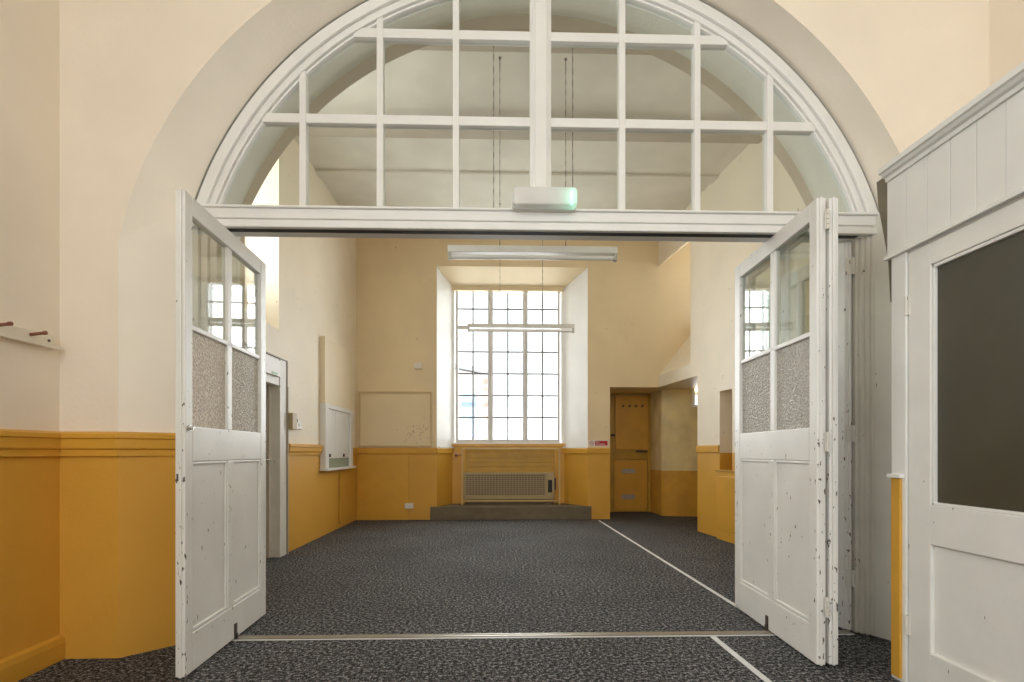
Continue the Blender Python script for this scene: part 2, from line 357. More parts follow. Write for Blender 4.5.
# arch wall: lofted through its thickness
STA = [(2.72, 0.19, 2.22, 2.27, 1.747), (2.95, 0.257, 2.04, 2.140, 1.876), (3.42, 0.245, 1.99, 2.135, 1.965), (3.47, 0.245, 1.985, 2.128, 1.912)]
NA = 128
def arch_pts(st):
    y, cx, w, R, zc = st; w = min(w, R - 0.001)
    z1 = zc + math.sqrt(R * R - w * w); a0 = math.atan2(z1 - zc, w)
    pts = [(cx + w, 0), (cx + w, 1.1)]
    for i in range(NA + 1):
        a = a0 + (PI - 2 * a0) * i / NA; pts.append((cx + R * math.cos(a), zc + R * math.sin(a)))
    return pts + [(cx - w, 1.1), (cx - w, 0)]
b = MB(); TOP = ZC + 0.15
prof = [arch_pts(s) for s in STA]
smooth_from = []
for (s0, p0), (s1, p1), mi in zip(zip(STA, prof), zip(STA[1:], prof[1:]), (0, 1, 2)):
    vs = [(q[0], s0[0], q[1]) for q in p0] + [(q[0], s1[0], q[1]) for q in p1]; n = len(p0)
    o_ = len(b.v); b.v += vs
    for i in range(n - 1):
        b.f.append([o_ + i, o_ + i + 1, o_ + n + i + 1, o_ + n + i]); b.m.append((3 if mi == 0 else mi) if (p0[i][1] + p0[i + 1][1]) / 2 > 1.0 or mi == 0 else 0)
for st, p in ((STA[0], prof[0]), (STA[-1], prof[-1])):
    y = st[0]
    rim = p[2:-2]
    mi = 0
    for i in range(len(rim) - 1):
        b.add([(rim[i][0], y, rim[i][1]), (rim[i][0], y, TOP), (rim[i + 1][0], y, TOP), (rim[i + 1][0], y, rim[i + 1][1])], [(0, 1, 2, 3)], mi)
    for e, xx in ((p[0][0], 3.6), (p[-1][0], -2.7)):
        b.add([(e, y, 0), (xx, y, 0), (xx, y, TOP), (e, y, TOP)], [(0, 1, 2, 3)], mi)
aw = b.build('wall_arch', ['wall_front', 'soffit', 'soffit_shade', 'reveal_lightened'])
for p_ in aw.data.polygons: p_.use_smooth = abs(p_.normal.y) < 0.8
struct(aw, 'thick cream wall pierced by the wide arched opening', 'wall')

# ------------------------------------------------------------------ trims
RAIL = [(0, 1.078), (0.018, 1.078), (0.020, 1.112), (0.030, 1.116), (0.034, 1.122), (0.036, 1.168), (0.046, 1.175), (0.046, 1.196), (0.034, 1.206), (0.012, 1.209), (0, 1.209)]
def trim(name, path, prof, mat, label, side=1, cat='dado rail'):
    return struct(MB().sweep(path, prof, side).build(name, mat), label, cat)
trim('trim_1', [(-2.335, -2.9), (-2.335, 2.72), (-2.03, 2.72), (-1.80, 2.95)], RAIL, 'yellow', 'ochre dado rail on the near left wall turning into the arch', -1)
R2 = [(o, z - 0.015) for o, z in RAIL]
trim('trim_2', [(XL, 5.50), (XL, 6.53)], R2, 'yellow', 'short ochre dado rail between left door and serving hatch', -1)
R3 = [(0, 1.068), (0.012, 1.068), (0.014, 1.078), (0.022, 1.08), (0.026, 1.155), (0.02, 1.168), (0, 1.168)]
trim('trim_3', [(XL, 7.73), (XL, YB), (-1.01, YB), (-0.80, 8.57)], R3, 'yellow', 'ochre dado rail from the hatch round to the window recess', -1)
trim('trim_4', [(1.11, 8.57), (1.452, YB), (1.819, YB)], R3, 'yellow', 'ochre dado rail between window recess and alcove', -1)
trim('trim_5', [rw(1.275, 0, 0)[:2], rw(NI[0], 0, 0)[:2]], [(o, z + .02) for o, z in R3], 'yellow', 'ochre dado rail on the pier right of the alcove', -1)
b = MB().sweep([(-0.99, 8.19), (-0.80, 8.57)], [(0, 1.168), (0.03, 1.168), (0.03, 1.19), (0, 1.19)], -1)
struct(b.build('trim_6', 'white'), 'white ledge at the left foot of the window recess', 'ledge')
b = MB().sweep([(1.11, 8.57), (1.435, 8.19)], [(0, 1.168), (0.03, 1.168), (0.03, 1.19), (0, 1.19)], -1)
struct(b.build('trim_7', 'white'), 'white ledge at the right foot of the window recess', 'ledge')
SK = [(0, 0), (0.03, 0), (0.032, 0.09), (0.026, 0.118), (0.012, 0.13), (0, 0.132)]
struct(MB().sweep([(-2.335, -2.9), (-2.335, 2.72)], SK, -1).build('baseboard_left', 'yellow', bevel=0.004), 'rounded ochre skirting under the near left wall', 'skirting')
# yellow board over the dado left of the window recess
struct(MB().box(-2.29, -1.46, YB - 0.016, YB, 0.0, 1.052).build('trim_8', 'yellow', bevel=0.003), 'ochre dado board in the back left corner', 'board')

# ------------------------------------------------------------------ arched screen (fanlight) and door frame
CX, CZ, RO = 0.258, 1.876, 2.120
def zarc(x, R): return CZ + math.sqrt(max(R * R - (x - CX) ** 2, 0))
fan = thing('window_1', 'white arched fanlight of small panes above the folding doors', 'window', (CX, 2.99, 2.56), kind='structure')
def ring(mb, R0, R1, y0, y1, zmin, n=64):
    a0 = math.asin((zmin - CZ) / R0); a1 = math.asin((zmin - CZ) / R1); rows = []
    for i in range(n + 1):
        t = i / n
        A = a0 + (PI - 2 * a0) * t; B = a1 + (PI - 2 * a1) * t
        po = (CX + R0 * math.cos(A), CZ + R0 * math.sin(A)); pi_ = (CX + R1 * math.cos(B), CZ + R1 * math.sin(B))
        rows += [(po[0], y0, po[1]), (po[0], y1, po[1]), (pi_[0], y1, pi_[1]), (pi_[0], y0, pi_[1])]
    fs = []
    for i in range(n):
        for j in range(4):
            a, c = i * 4 + j, i * 4 + (j + 1) % 4; fs.append((a, c, c + 4, a + 4))
    fs += [(0, 1, 2, 3), (n * 4 + 3, n * 4 + 2, n * 4 + 1, n * 4)]
    mb.add(rows, fs)
b = MB(); ring(b, RO, RO - 0.060, 2.935, 3.045, 2.47)
b.build('arch_frame', 'white', fan, bevel=0.006)
b = MB(); ring(b, RO - 0.060, RO - 0.098, 2.955, 3.035, 2.53); ring(b, RO - 0.098, RO - 0.112, 2.972, 3.018, 2.53)
b.build('arch_bead', 'white', fan, bevel=0.005)
b = MB(); ring(b, RO + 0.011, RO, 2.955, 3.0, 2.5)
part_label(b.build('plaster_gap', 'black', fan), 'dark gap between arch frame and plaster')
b = MB(); zt = zarc(0.247, RO - 0.05)
b.box(0.184, 0.310, 2.960, 3.035, 2.53, zt); b.box(0.196, 0.298, 2.948, 3.040, 2.53, zt); b.box(0.212, 0.282, 2.930, 3.046, 2.53, zt)
b.build('mullion', 'white', fan, bevel=0.004)
b = MB(); RI = RO - 0.09
for x in (-1.152, -0.702, -0.255, 0.735, 1.188, 1.630):
    b.box(x - 0.019, x + 0.019, 2.962, 3.018, 2.53, zarc(x, RI))
for z in (3.062, 3.572):
    dx = math.sqrt(RI ** 2 - (z - CZ) ** 2); b.box(CX - dx, CX + dx, 2.966, 3.014, z - 0.027, z + 0.027)
b.build('glazing_bar', 'white', fan, bevel=0.004)
n = 40; Rg = RO - 0.07; a0 = math.asin((2.54 - CZ) / Rg)
b = MB().prism([(CX + Rg * math.cos(a0 + (PI - 2 * a0) * i / n), CZ + Rg * math.sin(a0 + (PI - 2 * a0) * i / n)) for i in range(n + 1)], 2.990, 2.994)
b.build('glass', 'glass', fan)

fr = thing('trim_9', 'white transom and jambs framing the folding door opening', 'door frame', (CX, 2.99, 0), kind='structure')
b = MB()
b.box(-1.84, 2.26, 2.925, 3.06, 2.452, 2.520); b.box(-1.84, 2.26, 2.940, 3.05, 2.432, 2.456)
b.box(-1.84, 2.26, 2.918, 3.06, 2.398, 2.436); b.box(-1.84, 2.26, 2.908, 2.93, 2.508, 2.522)
b.build('transom', 'white', fr, bevel=0.005)
b = MB().box(-1.80, 2.16, 2.945, 2.985, 2.396, 2.406)
part_label(b.build('track_slot', 'black', fr), 'black slot of the overhead sliding track')
b = MB().box(-1.80, 2.16, 2.985, 3.06, 2.402, 2.412)
part_label(b.build('track', 'grey_metal', fr), 'grey metal overhead sliding track')
b = MB()
for x0, x1, y0 in ((2.168, 2.190, 2.985), (2.188, 2.214, 2.965), (2.212, 2.236, 2.948), (2.234, 2.266, 2.93)): b.box(x0, x1, y0, 3.08, 0, 2.47)
b.build('jamb', 'jamb', fr, bevel=0.006)
b = MB()
for x0, x1, y0 in ((-1.70, -1.66, 2.985), (-1.74, -1.70, 2.962), (-1.84, -1.74, 2.935)): b.box(x0, x1, y0, 3.08, 0, 2.47)
b.build('jamb', 'jamb', fr, bevel=0.006)
# white lining on the right reveal below the arch foot
b = MB().prism([(2.256, 2.945), (2.40, 2.69), (2.385, 2.685), (2.238, 2.94)], 0, 2.52, 'z')
b.build('reveal_lining', 'jamb', fr)

tr = thing('threshold_track', 'bronze floor track with white edging across the arched opening', 'floor track', (0.2, 2.98, 0))
b = MB().box(-1.82, 2.14, 2.972, 3.008, 0, 0.007); b.box(-1.82, 2.14, 2.998, 3.008, 0.007, 0.010); b.build('rail', 'bronze', tr)
b = MB().box(-1.82, 2.14, 2.960, 2.972, 0, 0.003); part_label(b.build('groove', 'black', tr), 'black groove beside the bronze rail')
b = MB().box(-1.82, 2.14, 2.954, 2.960, 0, 0.005); part_label(b.build('edging', 'sign_white', tr), 'thin white edging strip')

for nm, a, c, w, lb in (('floor_tape', (1.603, 7.98), (1.700, 3.2), 0.030, 'long white tape line on the far room carpet running to the alcove'),
                    ('floor_tape', (1.272, 2.944), (1.300, 1.9), 0.034, 'short white tape line on the near carpet before the right door leaf')):
    d = (Vector(c) - Vector(a)).normalized(); n_ = Vector((-d.y, d.x)) * w / 2; A, C = Vector(a), Vector(c)
    b = MB().prism([tuple(A + n_), tuple(A - n_), tuple(C - n_), tuple(C + n_)], 0, 0.003, 'z'); tag(b.build(nm, 'tape'), lb, 'floor tape')

# ------------------------------------------------------------------ folding door leaves
def leaf(label, near, far, side, w=0.957, H=2.365, half=False, hinges=(), knob=False, chipped='chipped', guide=True):
    """leaf standing on edge; local x runs from its near edge, local y = 0 is the face seen, thickness goes to side"""
    d = Vector(far) - Vector(near); rz = math.atan2(d.y, d.x)
    t = thing('folding_door_leaf', label, 'door', (near[0], near[1], 0.012), rz, 'folding leaves of the arched opening')
    T = 0.046; H -= 0.012
    def Y(a, c): return (side * c, side * a) if side < 0 else (a, c)
    b = MB()
    def bx(x0, x1, z0, z1, a=0.0, c=T): y0, y1 = Y(a, c); b.box(x0, x1, y0, y1, z0, z1)
    s = 0.068
    mu = [] if half else [(0.436, 0.492)]
    bx(0, s, 0, H); bx(w - 0.082, w, 0, H)
    bx(s, w - 0.082, H - 0.095, H); bx(s, w - 0.082, 1.04, 1.215); bx(s, w - 0.082, 0, 0.192)
    for x0, x1 in mu:
        bx(x0, x1, 1.215, H - 0.095, 0.006, T - 0.006); bx(x0 - 0.006, x1 + 0.006, 0.192, 1.04)
    bx(s, w - 0.082, 1.695, 1.722, 0.006, T - 0.006)
    f = b.build('frame', chipped, t, bevel=0.005, local=True)
    bays = [(s, w - 0.082)] if half else [(s, 0.430), (0.498, w - 0.082)]
    for x0, x1 in bays:
        b = MB(); y0, y1 = Y(0.014, T - 0.014)
        b.box(x0, x1, y0, y1, 0.192, 1.04)
        for a, c in ((0.004, 0.015), (T - 0.015, T - 0.004)):
            y0, y1 = Y(a, c); m_ = 0.016
            b.box(x0, x0 + m_, y0, y1, .192, 1.04); b.box(x1 - m_, x1, y0, y1, .192, 1.04)
            b.box(x0, x1, y0, y1, 1.04 - m_, 1.04); b.box(x0, x1, y0, y1, .192, .192 + m_ * 1.4)
        b.build('panel', chipped, t, bevel=0.006, local=True)
    g = [(s, w - 0.082)] if half else [(s, 0.436), (0.492, w - 0.082)]
    b1, b2 = MB(), MB(); y0, y1 = Y(0.020, 0.025)
    for x0, x1 in g: b1.box(x0, x1, y0, y1, 1.722, H - 0.095); b2.box(x0, x1, y0, y1, 1.215, 1.695)
    part_label(b1.build('clear_pane', 'glass', t, local=True), 'clear upper glass panes')
    part_label(b2.build('textured_pane', 'hammered', t, local=True), 'hammered obscure lower glass panes')
    # bead down the meeting edge
    y0, y1 = Y(0.012, 0.026); b = MB().box(-0.010, 0.0, y0, y1, 0, H); b.build('edge_bead', chipped, t, bevel=0.003, local=True)
    if guide:
        y0, y1 = Y(-0.006, 0.004); b = MB().box(0.500, 0.530, y0, y1, 0.0, 0.085)
        y0, y1 = Y(-0.014, -0.006); b.box(0.508, 0.522, y0, y1, -0.005, 0.03)
        part_label(b.build('floor_guide', 'dark_iron', t, bevel=0.002, local=True), 'dark iron floor guide at the foot')
    for z in hinges:
        y0, y1 = Y(T - 0.012, T + 0.012)
        b = MB().box(-0.012, -0.008, y0, y1, z - 0.05, z + 0.05)
        yc = (y0 + y1) / 2
        for k in range(4): b.tube((-0.016, yc, z - 0.05 + k * 0.026), (-0.016, yc, z - 0.05 + k * 0.026 + 0.022), 0.008, 10)
        b.build('hinge', 'jamb', t, local=True)
    if knob:
        yk = 0.0 if side > 0 else 0.0; dirn = -1 if side > 0 else 1
        b = MB().tube((0.028, 0, 1.205), (0.028, dirn * 0.012, 1.205), 0.014, 14).tube((0.028, dirn * 0.012, 1.205), (0.028, dirn * 0.026, 1.205), 0.008, 12)
        part_label(b.build('lock_knob', 'chrome', t, local=True), 'small chrome lock knob')
    return t
leaf('white part-glazed folding door leaf at the left, turned edge-on', (-1.514, 2.452), (-1.567, 3.406), 1, knob=True)
leaf('white part-glazed folding door leaf at the right, face towards the opening', (1.622, 2.512), (1.666, 3.497), -1, w=0.983, H=2.40, hinges=(0.30, 1.14, 2.27))
leaf('white folding door leaf stacked close behind the right hand leaf, only its edge in view', (1.688, 2.512), (1.732, 3.497), -1, w=0.983, H=2.40, guide=False)
h = leaf('white folding door leaf hinged at the right jamb and swung back into the far room', (2.160, 3.005), (2.140, 3.962), 1, H=2.385, guide=False)
for z in (0.32, 1.20, 2.22):
    b = MB().box(-0.013, -0.010, -0.004, 0.046, z - 0.05, z + 0.05).tube((-0.016, 0.004, z - 0.05), (-0.016, 0.004, z + 0.05), 0.009, 10)
    b.build('hinge', 'jamb', h, local=True)

# ------------------------------------------------------------------ emergency light on the transom
e = thing('emergency_light', 'small clear bulkhead emergency light with green glow on the transom', 'light', (0.262, 2.90, 2.495))
def rbox(x0, x1, z0, z1, r):
    pts = []
    for cx_, cz_, a0 in ((x1 - r, z0 + r, -90), (x1 - r, z1 - r, 0), (x0 + r, z1 - r, 90), (x0 + r, z0 + r, 180)):
        for k in range(5):
            a = math.radians(a0 + 22.5 * k); pts.append((cx_ + r * math.cos(a), cz_ + r * math.sin(a)))
    return pts
b = MB().prism(rbox(0.076, 0.448, 2.504, 2.608, 0.02), 2.895, 2.925); b.build('back_plate', 'plastic', e, bevel=0.003)
b = MB().prism(rbox(0.078, 0.446, 2.502, 2.608, 0.022), 2.83, 2.895)
b.build('lens', 'lens', e, bevel=0.01)
b = MB().box(0.095, 0.43, 2.872, 2.894, 2.535, 2.58); b.tube((0.10, 2.86, 2.556), (0.40, 2.86, 2.556), 0.008)
b.build('tube', 'tube', e)
b = MB().box(0.412, 0.424, 2.855, 2.866, 2.515, 2.597); part_label(b.build('pilot_lamp', 'led', e), 'green lit pilot lamp')

# ------------------------------------------------------------------ back window
def glazing(name, label, x0, x1, z0, z1, y, nlights, cols, rows, transom=None, mat='window_grey', fw=0.05, mull=0.055, bar=0.026, d=0.06, cells=None):
    """metal window in the x-z plane at depth y: lights divided by mullions, bars inside each light"""
    t = thing(name, label, 'window', ((x0 + x1) / 2, y, z0), kind='structure')
    b = MB()
    b.box(x0, x0 + fw, y, y + d, z0, z1); b.box(x1 - fw, x1, y, y + d, z0, z1); b.box(x0 + fw, x1 - fw, y, y + d, z0, z0 + fw * 1.2); b.box(x0 + fw, x1 - fw, y, y + d, z1 - fw, z1)
    W = (x1 - x0 - 2 * fw - (nlights - 1) * mull) / nlights
    for i in range(1, nlights):
        xa = x0 + fw + i * W + (i - 1) * mull; b.box(xa, xa + mull, y + 0.008, y + d, z0, z1 - .001); b.box(xa + mull * .3, xa + mull * .7, y - 0.02, y + .02, z0, z1 - .001)
    if transom: b.box(x0, x1, y - 0.006, y + d, transom - 0.035, transom + 0.035)
    b.build('frame', mat, t, bevel=0.004)
    g = MB()
    segs = [(z0 + fw * 1.2, z1 - fw, rows)] if not transom else [(z0 + fw * 1.2, transom - .035, rows[0]), (transom + .035, z1 - fw, rows[1])]
    for i in range(nlights):
        xa = x0 + fw + i * (W + mull)
        for c in range(1, cols): g.box(xa + W * c / cols - bar / 2, xa + W * c / cols + bar / 2, y + .015, y + .042, z0 + fw, z1 - fw)
        for a, c2, r in segs:
            for k in range(1, r): zz = a + (c2 - a) * k / r; g.box(xa, xa + W, y + .017, y + .040, zz - bar / 2, zz + bar / 2)
    g.build('glazing_bar', 'steel', t)
    MB().box(x0 + .01, x1 - .01, y + .027, y + .031, z0 + .01, z1 - .01).build('glass', 'glass_out', t)
    return t
w2 = glazing('window_2', 'tall white gridded window in the deep recess of the end wall', -0.745, 1.050, 1.262, 3.895, 8.60, 3, 2, (5, 2), transom=3.235, fw=0.045, mull=0.09)
MB().box(-0.80, 1.10, 8.555, 8.70, 3.86, 4.05).build('head_box', 'wall_cream', w2, bevel=0.004)
MB().box(-0.80, 1.10, 8.57, 8.72, 1.235, 1.264).build('sill', 'white', w2, bevel=0.004)
w3 = glazing('window_3', 'high window in the left wall beside the arch', 0, 1.69, 2.75, 4.45, 0.38, 3, 2, 4)
w3.location = (XL, 3.62, 2.75); w3.rotation_euler = (0, 0, PI / 2)
w4 = glazing('window_4', 'high window in the right wall beside the arch', 2.97, 4.45, 2.75, 4.45, 0.42, 3, 2, 4)
w5 = glazing('window_5', 'splayed corner window high above the alcove', 0.0, 1.075, 3.18, 4.68, 0.62, 2, 2, 4)
w6 = glazing('window_6', 'wide window of the near room behind the viewpoint', -1.9, 1.7, 1.5, 4.3, 0.25, 2, 1, 1)
def replant(t, x0, x1, z0, y, loc, rz):
    # children were built about the window's own foot: turn that foot into its wall
    m = Matrix.Translation(loc) @ Matrix.Rotation(rz, 4, 'Z') @ Matrix.Translation(((x0 + x1) / 2, y, z0))
    t.location = m.to_translation(); t.rotation_euler = (0, 0, rz)
replant(w3, 3.62, 5.31, 2.75, 0.38, (XL, 0, 0), PI / 2)
replant(w4, 2.97, 4.45, 2.75, 0.42, (RA[0], RA[1], 0), RROT)
replant(w5, 0, 1.075, 3.18, 0.62, (RA[0], RA[1], 0), RROT)
replant(w6, -1.9, 1.7, 1.5, 0.25, (0, -3, 0), PI)
w8 = glazing('fill_window', 'added unseen window in the near left wall that lights the lobby', -2.2, 0.1, 1.5, 4.0, 0.20, 3, 2, 5)  # unseen window, added to brighten the lobby boarding
replant(w8, -2.2, 0.1, 1.5, 0.20, (-2.335, 0, 0), PI / 2)
# alcove's own small window
w7 = thing('window_7', 'tiny bright window at the right of the alcove', 'window', (3.33, 8.40, 1.9), kind='structure')
MB().box(3.28, 3.325, 8.40, 8.46, 1.86, 2.165).box(3.325, 3.62, 8.36, 8.46, 1.86, 1.90).build('frame', 'white', w7, bevel=0.003)
MB().box(3.32, 3.62, 8.45, 8.454, 1.90, 2.165).build('glass', 'glass_out', w7)

# ------------------------------------------------------------------ apron, step, heater, guard
ap = thing('trim_10', 'ochre boarded apron filling the wall below the end window', 'apron', (0.15, 8.58, 0.22), kind='structure')
MB().box(-0.825, 1.125, 8.575, 8.70, 0.0, 1.236).build('board', 'yellow', ap, bevel=0.006)
MB().box(-0.85, 1.15, 8.555, 8.60, 1.195, 1.238).build('cap', 'yellow', ap, bevel=0.004)
b = MB()
for k in range(6):
    z = 0.70 + k * 0.075; b.box(-0.57, 0.95, 8.568, 8.576, z, z + 0.070)
b.build('slat_panel', 'ochre_wood', ap, bevel=0.004)
MB().box(-0.64, -0.58, 8.56, 8.576, 0.2, 1.195).box(0.955, 1.03, 8.56, 8.576, 0.2, 1.195).build('stile', 'yellow', ap, bevel=0.003)
st = MB().prism([(-1.112, 8.10), (1.506, 8.10), (1.506, 8.149), (1.40, 8.149), (1.13, 8.572), (-0.82, 8.572), (-0.96, 8.149), (-1.112, 8.149)], 0, 0.218, 'z')
tag(st.build('stone_step', 'stone', bevel=0.008), 'grey brown stone step under the window heater', 'step')
he = thing('convector_heater', 'beige wall convector heater with wire grille below the end window', 'heater', (0.16, 8.45, 0.22))
b = MB().box(-0.60, 0.935, 8.42, 8.56, 0.30, 0.752)
b.build('casing', 'heater', he, bevel=0.008)
MB().box(-0.58, 0.93, 8.47, 8.56, 0.218, 0.30).build('plinth', 'stone', he)
g = MB(); gx0, gx1, gz0, gz1 = -0.555, 0.775, 0.375, 0.725
g.box(gx0, gx1, 8.414, 8.418, gz0, gz1)
gr_ = g.build('grille_backing', 'grille', he)
g = MB()
for k in range(28):
    x = gx0 + (gx1 - gx0) * k / 27; g.box(x - .004, x + .004, 8.404, 8.410, gz0, gz1)
for k in range(11):
    z = gz0 + (gz1 - gz0) * k / 10; g.box(gx0, gx1, 8.408, 8.414, z - .004, z + .004)
g.build('grille', 'heater', he)
b = MB().box(0.80, 0.93, 8.408, 8.42, 0.34, 0.745); cp = b.build('control_panel', 'heater', he, bevel=0.004)
MB().box(0.825, 0.895, 8.402, 8.409, 0.42, 0.63).build('dial_recess', 'black', cp)
MB().box(0.93, 0.965, 8.44, 8.5, 0.46, 0.66).build('end_knob', 'dark_iron', cp, bevel=0.004)
gu = thing('heater_guard', 'cream tubular guard frame standing round the window heater', 'guard', (0.2, 8.36, 0.218))
for x in (-0.612, 1.012): MB().box(x - 0.013, x + 0.013, 8.345, 8.371, 0.218, 1.165).build('post', 'guard', gu, bevel=0.003)
MB().box(-0.60, 1.0, 8.347, 8.369, 1.142, 1.165).build('top_rail', 'guard', gu, bevel=0.003)
MB().box(-0.60, 1.0, 8.347, 8.369, 0.270, 0.295).build('bottom_rail', 'guard', gu, bevel=0.003)
b = MB().tube((-0.615, 8.355, 1.055), (-0.69, 8.355, 1.052), 0.009).tube((-0.69, 8.355, 1.052), (-0.735, 8.355, 1.052), 0.027, 12)
part_label(b.build('valve_knob', 'red_brown', gu), 'dark red round valve knob')

# ------------------------------------------------------------------ fluorescent fittings
def fitting(x0, x1, y, zt, label, chains):
    t = thing('hanging_tube_light', label, 'light', ((x0 + x1) / 2, y, zt - 0.13), group='hanging fluorescent tube fittings')
    b = MB().prism([(y - 0.035, zt - 0.062), (y + 0.035, zt - 0.062), (y + 0.028, zt), (y - 0.028, zt)], x0, x1, 'x'); b.build('body', 'reflector', t, bevel=0.004)
    b = MB().tube((x0 + 0.03, y - 0.005, zt - 0.098), (x1 - 0.03, y - 0.005, zt - 0.098), 0.019, 16); tb = b.build('tube', 'tube', t, smooth=False)
    for s, x in ((1, x0), (-1, x1)):
        bb = MB().prism([(y - 0.024, zt - 0.122), (y + 0.018, zt - 0.122), (y + 0.022, zt - 0.06), (y - 0.028, zt - 0.06)], x + s * 0.002, x + s * 0.032, 'x')
        bb.build('lampholder', 'grey_metal', t, bevel=0.003)
    for x in chains:
        c = MB(); z = zt - 0.005; i = 0
        while z < ZC - 0.10:
            dz = 0.05; w = 0.003
            if i % 2: c.box(x - 0.0015, x + 0.0015, y - w, y + w, z, z + dz)
            else: c.box(x - w, x + w, y - 0.0015, y + 0.0015, z, z + dz)
            z += dz - 0.004; i += 1
        c.tube((x, y, z - 0.002), (x, y, ZC), 0.004, 8); c.tube((x, y, ZC - 0.012), (x, y, ZC), 0.012, 10)
        c.build('chain', 'dark_iron', t)
    return t
fitting(-0.457, 1.066, 4.5, 2.948, 'upper of the two white tube lights in view, hanging just under the transom', (0.008, 0.602))
fitting(-0.45, 1.08, 7.15, 2.930, 'lower white tube light hanging in front of the end window', (0.014, 0.624))
fitting(-0.46, 1.06, 3.76, 2.850, 'tube light behind the transom, only its chains seen through the fanlight', (-0.04, 0.556))
# ------------------------------------------------------------------ left wall: door, sign, call point, hatch
dr = thing('door_1', 'grey brown door in a white frame on the far left wall', 'door', (XL, 4.85, 0), kind='structure')
b = MB()
b.box(XL - 0.12, XL + 0.03, 5.27, 5.43, 0, 2.07); b.box(XL - 0.12, XL + 0.03, 4.30, 4.42, 0, 2.07)
b.box(XL - 0.12, XL - 0.06, 5.24, 5.28, 0, 1.8)
b.build('frame', 'jamb', dr, bevel=0.005)
MB().box(XL - 0.10, XL + 0.022, 4.42, 5.27, 1.79, 2.07).build('head_panel', 'jamb', dr, bevel=0.004)
MB().box(XL, XL + 0.046, 5.431, 5.445, 0, 1.80).box(XL, XL + 0.040, 5.431, 5.439, 1.801, 2.082).box(XL, XL + 0.040, 4.30, 5.431, 2.071, 2.082).build('edge_strip', 'dark_door', dr)
b = MB().box(XL - 0.12, XL - 0.07, 4.42, 5.25, 0.01, 1.79)
lf = b.build('door_leaf', 'dark_door', dr, bevel=0.004)
MB().box(XL - 0.072, XL - 0.062, 5.12, 5.18, 0.92, 1.09).tube((XL - 0.065, 5.15, 1.02), (XL - 0.015, 5.15, 1.02), 0.009).tube((XL - 0.018, 5.15, 1.02), (XL - 0.018, 5.05, 1.02), 0.009).build('handle', 'chrome', lf)
MB().box(XL - 0.46, XL - 0.40, 4.2, 5.5, 0, 2.3).build('closed_lobby', 'dark_door', dr)
sg = thing('exit_sign', 'white sign box on the panel over the left door', 'sign', (XL + 0.03, 5.10, 1.86))
MB().box(XL + 0.028, XL + 0.055, 4.90, 5.225, 1.872, 2.04).build('panel', 'sign_white', sg, bevel=0.003)
part_label(MB().box(XL + 0.055, XL + 0.057, 5.02, 5.15, 1.845 + .03, 1.905).build('green_band', 'sign_green', sg), 'green block at the foot of the sign')
cpx = thing('mounted_alarm_box', 'tan box with pale switch plates beside the left door frame', 'alarm box', (XL, 5.6, 1.34))
MB().box(XL, XL + 0.085, 5.458, 5.57, 1.345, 1.525).build('housing', 'tan_box', cpx, bevel=0.004)
MB().box(XL, XL + 0.06, 5.575, 5.675, 1.35, 1.515).build('call_point', 'offwhite', cpx, bevel=0.004)
part_label(MB().box(XL + 0.058, XL + 0.064, 5.60, 5.65, 1.43, 1.47).build('indicator', 'dark_iron', cpx), 'dark indicator window')
ls = thing('light_switch', 'grey switch plate right of the tan alarm box', 'switch', (XL, 5.8, 1.36))
MB().box(XL, XL + 0.03, 5.69, 5.85, 1.36, 1.455).build('plate', 'grey_metal', ls, bevel=0.004)
MB().box(XL + .03, XL + 0.036, 5.76, 5.785, 1.39, 1.425).build('rocker', 'plastic', ls, bevel=0.002)

ha = thing('serving_hatch', 'white sliding panel serving hatch boxed out on the left wall', 'hatch', (XL, 7.1, 0.87))
HX = -2.235
b = MB().box(XL, HX - 0.010, 6.517, 7.72, 1.737, 2.60)
part_label(b.build('upper_boarding', 'cream_side', ha, bevel=0.004), 'cream boarding above the hatch')
b = MB().box(XL, HX, 6.517, 6.64, 0.886, 1.675); b.box(XL, HX, 7.60, 7.72, 0.886, 1.675); b.box(XL, HX, 6.517, 7.72, 1.675, 1.735); b.box(XL, XL + 0.01, 6.64, 7.60, 0.886, 1.675)
b.build('frame', 'white', ha, bevel=0.004)
b = MB().box(XL, HX + 0.03, 6.49, 7.80, 0.855, 0.885); b.build('sill', 'white', ha, bevel=0.004)
for y0, y1 in ((6.64, 6.935), (6.937, 7.60)) if False else ((6.64, 7.00), (7.004, 7.60)):
    MB().box(XL + 0.012, HX - 0.03, y0, y1, 1.09, 1.675).build('sliding_panel', 'white', ha, bevel=0.004)
b = MB().box(XL + 0.012, HX - 0.022, 6.64, 7.60, 1.015, 1.09); rl = b.build('bottom_rail', 'white', ha, bevel=0.003)
for y in (6.70, 7.30): MB().box(HX - 0.022, HX - 0.012, y, y + 0.05, 1.03, 1.075).build('finger_pull', 'black', rl)
part_label(MB().box(XL + 0.012, HX - 0.03, 6.64, 7.60, 0.885, 1.015).build('counter_panel', 'green_glass', ha), 'grey green panel below the sliding panels')
# slim vertical pipe on the ochre boards under the hatch
tag(MB().tube((XL + 0.014, 7.28, 0.05), (XL + 0.014, 7.28, 0.80), 0.012).build('wall_pipe', 'yellow'), 'thin ochre pipe running up the left wall under the hatch', 'pipe')

